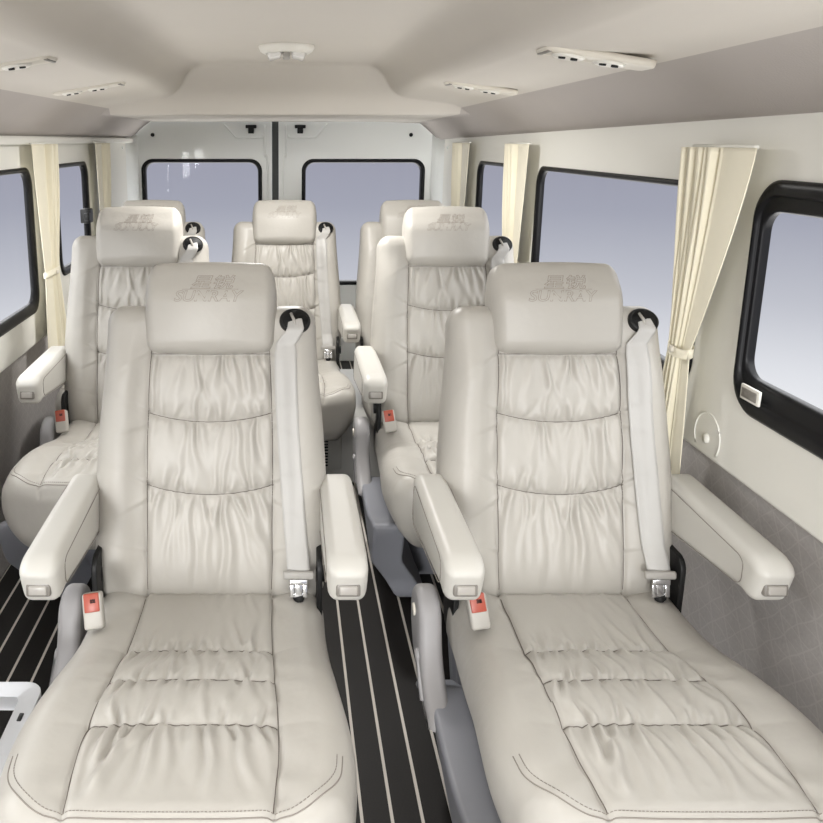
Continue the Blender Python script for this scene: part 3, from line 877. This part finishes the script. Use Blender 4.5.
# ------------------------------------------------------------------ curtains
def curtain(side, ya, yb, tya, tyb, bya, byb, ztie, zbot, folds, lab, split=0.55, flip=False):
    root = empty('curtain', (side*(WX-0.045), (ya+yb)/2, zbot)); rx, ry, rz = root.location
    ztop = 1.424; nz = 70; nu = 120
    V = []; U = []
    for i in range(nz+1):
        t = i/nz; z = ztop+(zbot-ztop)*t
        zt = (ztop-ztie)/(ztop-zbot)
        if t < zt:
            q = t/zt; e = q**1.3
            a = ya+(tya-ya)*e; b = yb+(tyb-yb)*e; dep = 0.020*(1-0.55*q)
        else:
            q = (t-zt)/(1-zt); e = 1-(1-q)**1.8
            a = tya+(bya-tya)*e; b = tyb+(byb-tyb)*e; dep = 0.009+0.008*e
        row = []
        for j in range(nu+1):
            u = j/nu
            uu = 1-u if flip else u        # uu: 0 = smooth front panel, 1 = folded side
            # smooth wide panel first, then tight folds
            if uu < split: yy = a+(b-a)*(uu*1.0); am = 0.15
            else: yy = a+(b-a)*uu; am = 1.0
            wgt = sm(split-0.08, split+0.05, uu)
            ph = 2*PI*folds*((uu-split)/(1-split))
            xx = dep*1.1*float(wgt)*math.sin(ph+0.7*math.sin(3*t+uu*9)) + dep*0.25*math.sin(uu*7+t*2.5)*(1-float(wgt))
            xx += 0.003*math.sin(uu*41+t*6)*float(wgt)
            row.append((side*(WX-0.048)-side*xx-rx, yy-ry, z-rz))
        V.append(row)
    mb = MB(); n = nu+1; vs = [p for r in V for p in r]
    back = [(p[0]+side*0.0022, p[1], p[2]) for p in vs]; fs = []
    N = len(vs)
    for i in range(nz):
        for j in range(nu):
            a = i*n+j; fs.append((a, a+1, a+1+n, a+n)); fs.append((N+a, N+a+n, N+a+n+1, N+a+1))
    for j in range(nu): fs.append((j, N+j, N+j+1, j+1)); a = nz*n+j; fs.append((a, a+1, N+a+1, N+a))
    for i in range(nz):
        a = i*n; fs.append((a, a+n, N+a+n, N+a)); a = i*n+nu; fs.append((a, N+a, N+a+n, a+n))
    mb.add(vs+back, fs); mb.build('drape', CURT, root)
    mb = MB()
    # tieback: flat strap loop + button
    loopp = []
    yc = (tya+tyb)/2-ry; hw = abs(tyb-tya)/2+0.006
    for k in range(28):
        a = 2*PI*k/28; loopp.append((side*(WX-0.048)-rx+0.018*math.cos(a), yc+hw*math.sin(a), ztie-rz+0.006*math.cos(a)))
    L = []
    for dz in (-0.011, 0.011): L.append([(x, y, z+dz) for x, y, z in loopp])
    Lo = [[(x*1.0, y, z) for x, y, z in L[0]], L[1], [(x*0.93, y*0.97, z) for x, y, z in L[1]], [(x*0.93, y*0.97, z) for x, y, z in L[0]], L[0]]
    loft(mb, Lo); tb = mb.build('tieback', CURT, root)
    mb = MB(); tube(mb, [(side*(WX-0.066)-rx, yc, ztie-rz), (side*(WX-0.073)-rx, yc, ztie-rz)], [0.009, 0.007], 14)
    mb.build('button', VENTPL, tb)
    mb = MB(); rbox(mb, (side*(WX-0.040)-rx, (ya+yb)/2-ry, ztop+0.002-rz), (0.006, abs(yb-ya)/2-0.012, 0.004), 0.002, 1)
    mb.build('rail_clip', WALLPL, root)
    tag(root, lab, 'curtain', 'cream tied-back curtains')
curtain(1, 1.60, 1.87, 1.760, 1.850, 1.740, 1.885, 0.965, 0.60, 7, 'large pleated cream curtain beside the nearest right window', split=0.50)
curtain(1, 3.10, 3.40, 3.15, 3.35, 3.14, 3.38, 0.95, 0.66, 4, 'cream curtain on the right between the large and the small side windows', split=0.5)
curtain(1, 4.10, 4.46, 4.16, 4.40, 4.14, 4.42, 0.95, 0.66, 4, 'narrow cream curtain in the right rear corner, farthest back', split=0.5)
curtain(-1, 2.98, 3.27, 3.04, 3.22, 3.01, 3.25, 0.93, 0.61, 4, 'cream curtain on the left wall hanging beside the large left window', split=0.62)
curtain(-1, 3.98, 4.24, 4.02, 4.20, 4.01, 4.21, 0.93, 0.655, 4, 'narrow cream curtain in the left rear corner behind the latch window', split=0.6)

# ------------------------------------------------------------------ ceiling lamp
root = empty('ceiling_lamp', (0.005, 2.95, 1.76)); tag(root, 'oval white ceiling lamp in the middle of the headliner', 'lamp')
mb = MB(); L = []
for rr, dz in ((1.0, 0.004), (1.0, -0.006), (0.94, -0.018), (0.80, -0.026), (0.72, -0.027), (0.70, -0.020)):
    L.append([(0.098*rr*math.cos(a), 0.120*rr*math.sin(a), dz) for a in [2*PI*k/48 for k in range(48)]])
loft(mb, L, close_ends=True); mb.build('lamp_housing', LAMPW, root)
for s in (-1, 1):
    mb = MB(); rbox(mb, (s*0.042, 0, -0.030), (0.024, 0.065, 0.012), 0.010, 3, Matrix.Rotation(s*0.25, 3, 'Y')); mb.build('lens', mat('lamp_lens', (0.80, 0.79, 0.76), 0.12, spec=0.8), root)
mb = MB(); rbox(mb, (0, 0, -0.030), (0.012, 0.06, 0.010), 0.004, 2); mb.build('switch', BTN, root)

# ------------------------------------------------------------------ air vents on the side ducts
def vent(side, y, lab):
    xc = 0.655; z = float(np.interp(side*xc, px, pz))+0.003
    root = empty('air_vent', (side*xc, y, z)); root.rotation_euler = (0, side*0.158, 0)
    hl = 0.118
    mb = MB(); L = []
    for s, dz in ((1.0, 0.006), (1.0, -0.003), (0.93, -0.008), (0.86, -0.009)):
        L.append([(b, a*1.0, dz) for a, b in rrect(-0.045*s, 0.045*s, -hl*(0.9+0.1*s), hl*(0.9+0.1*s), 0.018*s, 6)])
    loft(mb, L, close_ends=True); mb.build('vent_panel', VENTPL, root)
    for gx in (-0.058, 0.030):
        mb = MB(); L = []
        for rr, dz in ((1.0, -0.006), (1.0, -0.012), (0.85, -0.015), (0.6, -0.012)):
            L.append([(gx+0.034*rr*math.cos(a), -0.006+0.030*rr*math.sin(a), dz) for a in [2*PI*k/28 for k in range(28)]])
        loft(mb, L, close_ends=True); nz_ = mb.build('air_nozzle', LAMPW, root)
        for q in (-1, 1):
            mb = MB()
            tube(mb, [(gx+q*0.013, -0.006, -0.010), (gx+q*0.013, -0.006, -0.0165)], 0.0075, 12)
            mb.build('nozzle_slot', BLACKPL, nz_)
    mb = MB(); rbox(mb, (-side*(hl-0.010), 0, -0.009), (0.005, 0.036, 0.002), 0.001, 1); mb.build('end_catch', BEZ, root)
    tag(root, lab, 'air vent', 'overhead air vent panels')
vent(1, 1.77, 'right overhead air vent panel nearest the camera, with dark nozzle slots')
vent(1, 2.78, 'right overhead air vent panel farther back, near the rear bulkhead')
vent(-1, 1.95, 'left overhead air vent panel nearest the camera, at the photo edge')
vent(-1, 2.78, 'left overhead air vent panel farther back, near the rear bulkhead')

# ------------------------------------------------------------------ rear plinth under the back row
root = empty('rear_plinth', (0, 3.60, 0)); tag(root, 'pale grey box plinth with slatted vent under the back-row seats', 'plinth')
mb = MB(); rbox(mb, (0, 0.0, 0.14), (0.93, 0.40, 0.14), 0.012, 3); mb.build('box', PLINTH, root)
mb = MB(); rbox(mb, (0.19, -0.402, 0.14), (0.050, 0.004, 0.075), 0.004, 2); g = mb.build('grille', PLINTH, root)
mb = MB()
for k in range(9): rbox(mb, (0.165, -0.407, 0.085+k*0.0135), (0.018, 0.002, 0.0035), 0.001, 1)
mb.build('slot', DKINNER, g)

# ------------------------------------------------------------------ bracket at lower left
root = empty('seat_frame_bracket', (-0.530, 1.20, 0.0)); tag(root, 'pale cast grey bracket with a square opening beside the front left cushion', 'bracket')
mb = MB()
outer = rrect(-0.20, 0.060, -0.20, 0.175, 0.035, 6)
hole = rrect(-0.16, 0.026, -0.02, 0.130, 0.014, 5)
panel_holes(mb, outer, [hole], lambda a, b, t: (a, b, 0.375+t), 0.028)
br = mb.build('frame_plate', ALU, root)
bv = br.modifiers.new('b', 'BEVEL'); bv.width = 0.007; bv.segments = 3; bv.limit_method = 'ANGLE'
mb = MB(); rbox(mb, (0.043, 0.075, 0.4035), (0.004, 0.010, 0.002), 0.001, 1); mb.build('bolt_slot', BLACKPL, br)
mb = MB(); rbox(mb, (-0.08, 0.15, 0.19), (0.018, 0.02, 0.19), 0.006, 2); mb.build('leg', ALU, root)

# ------------------------------------------------------------------ world + light
w = bpy.data.worlds.new('sky'); C.world = w; w.use_nodes = True; nt = w.node_tree
bg = nt.nodes['Background']; tc = nt.nodes.new('ShaderNodeTexCoord'); sp = nt.nodes.new('ShaderNodeSeparateXYZ')
nt.links.new(tc.outputs['Generated'], sp.inputs[0])
mr = nt.nodes.new('ShaderNodeMapRange'); mr.inputs['From Min'].default_value = -1.0; mr.inputs['From Max'].default_value = 1.0
nt.links.new(sp.outputs['Z'], mr.inputs['Value'])
cr = nt.nodes.new('ShaderNodeValToRGB'); e = cr.color_ramp.elements
SKY = [(-1.0, (4.5, 4.4, 4.3)), (-0.50, (4.0, 3.9, 3.8)), (-0.38, (0.90, 0.90, 0.92)), (-0.30, (0.98, 0.98, 1.0)), (-0.24, (0.83, 0.84, 0.88)), (-0.17, (0.60, 0.61, 0.67)),
       (-0.08, (0.41, 0.42, 0.50)), (0.0, (0.36, 0.36, 0.44)), (0.14, (1.2, 1.2, 1.25)), (0.5, (5.0, 5.0, 5.0)), (1.0, (5.0, 5.0, 5.0))]
e[0].position = 0.0; e[0].color = (*SKY[0][1], 1); e[1].position = 1.0; e[1].color = (*SKY[-1][1], 1)
for z, c in SKY[1:-1]:
    k_ = 0.84 if -0.4 < z < 0.1 else 1.0
    q = e.new((z+1)/2); q.color = (c[0]*k_, c[1]*k_, c[2]*k_, 1)
nt.links.new(mr.outputs[0], cr.inputs[0])
nt.links.new(cr.outputs[0], bg.inputs['Color']); bg.inputs['Strength'].default_value = 1.0
sd = bpy.data.lights.new('sun', 'SUN'); sd.energy = 1.5; sd.angle = math.radians(14); sd.color = (1, 1, 0.99)
so = bpy.data.objects.new('sun', sd); COL.objects.link(so)
so.rotation_euler = Vector((0.20, 0.97, -0.045)).to_track_quat('-Z', 'Y').to_euler()

for nm, loc, e_ in (('rear_fill_light', (0.005, 2.95, 1.66), 15), ('front_fill_light', (0.0, 0.7, 1.66), 5)):  # added fill lights: under the unlit ceiling lamp, and where no lamp hangs
    ld = bpy.data.lights.new(nm, 'AREA'); ld.shape = 'DISK'; ld.size = 0.22; ld.energy = e_; ld.color = (1, 0.985, 0.96); ld.spread = PI
    lo = bpy.data.objects.new(nm, ld); COL.objects.link(lo); lo.location = loc

# ------------------------------------------------------------------ camera
cd = bpy.data.cameras.new('camera'); cam = bpy.data.objects.new('camera', cd); COL.objects.link(cam)
cam.location = (0, 0, 1.44); cam.rotation_euler = (math.radians(90-12.7), 0, 0)
cd.sensor_width = 36; cd.lens = 36*800/823; cd.shift_x = (411.5-285)/823; cd.shift_y = -(411.5-320)/823
cd.clip_start = 0.05
C.camera = cam
C.view_settings.view_transform = 'Standard'; C.view_settings.look = 'None'; C.view_settings.gamma = 1
C.view_settings.use_curve_mapping = False
C.view_settings.exposure = 0.19
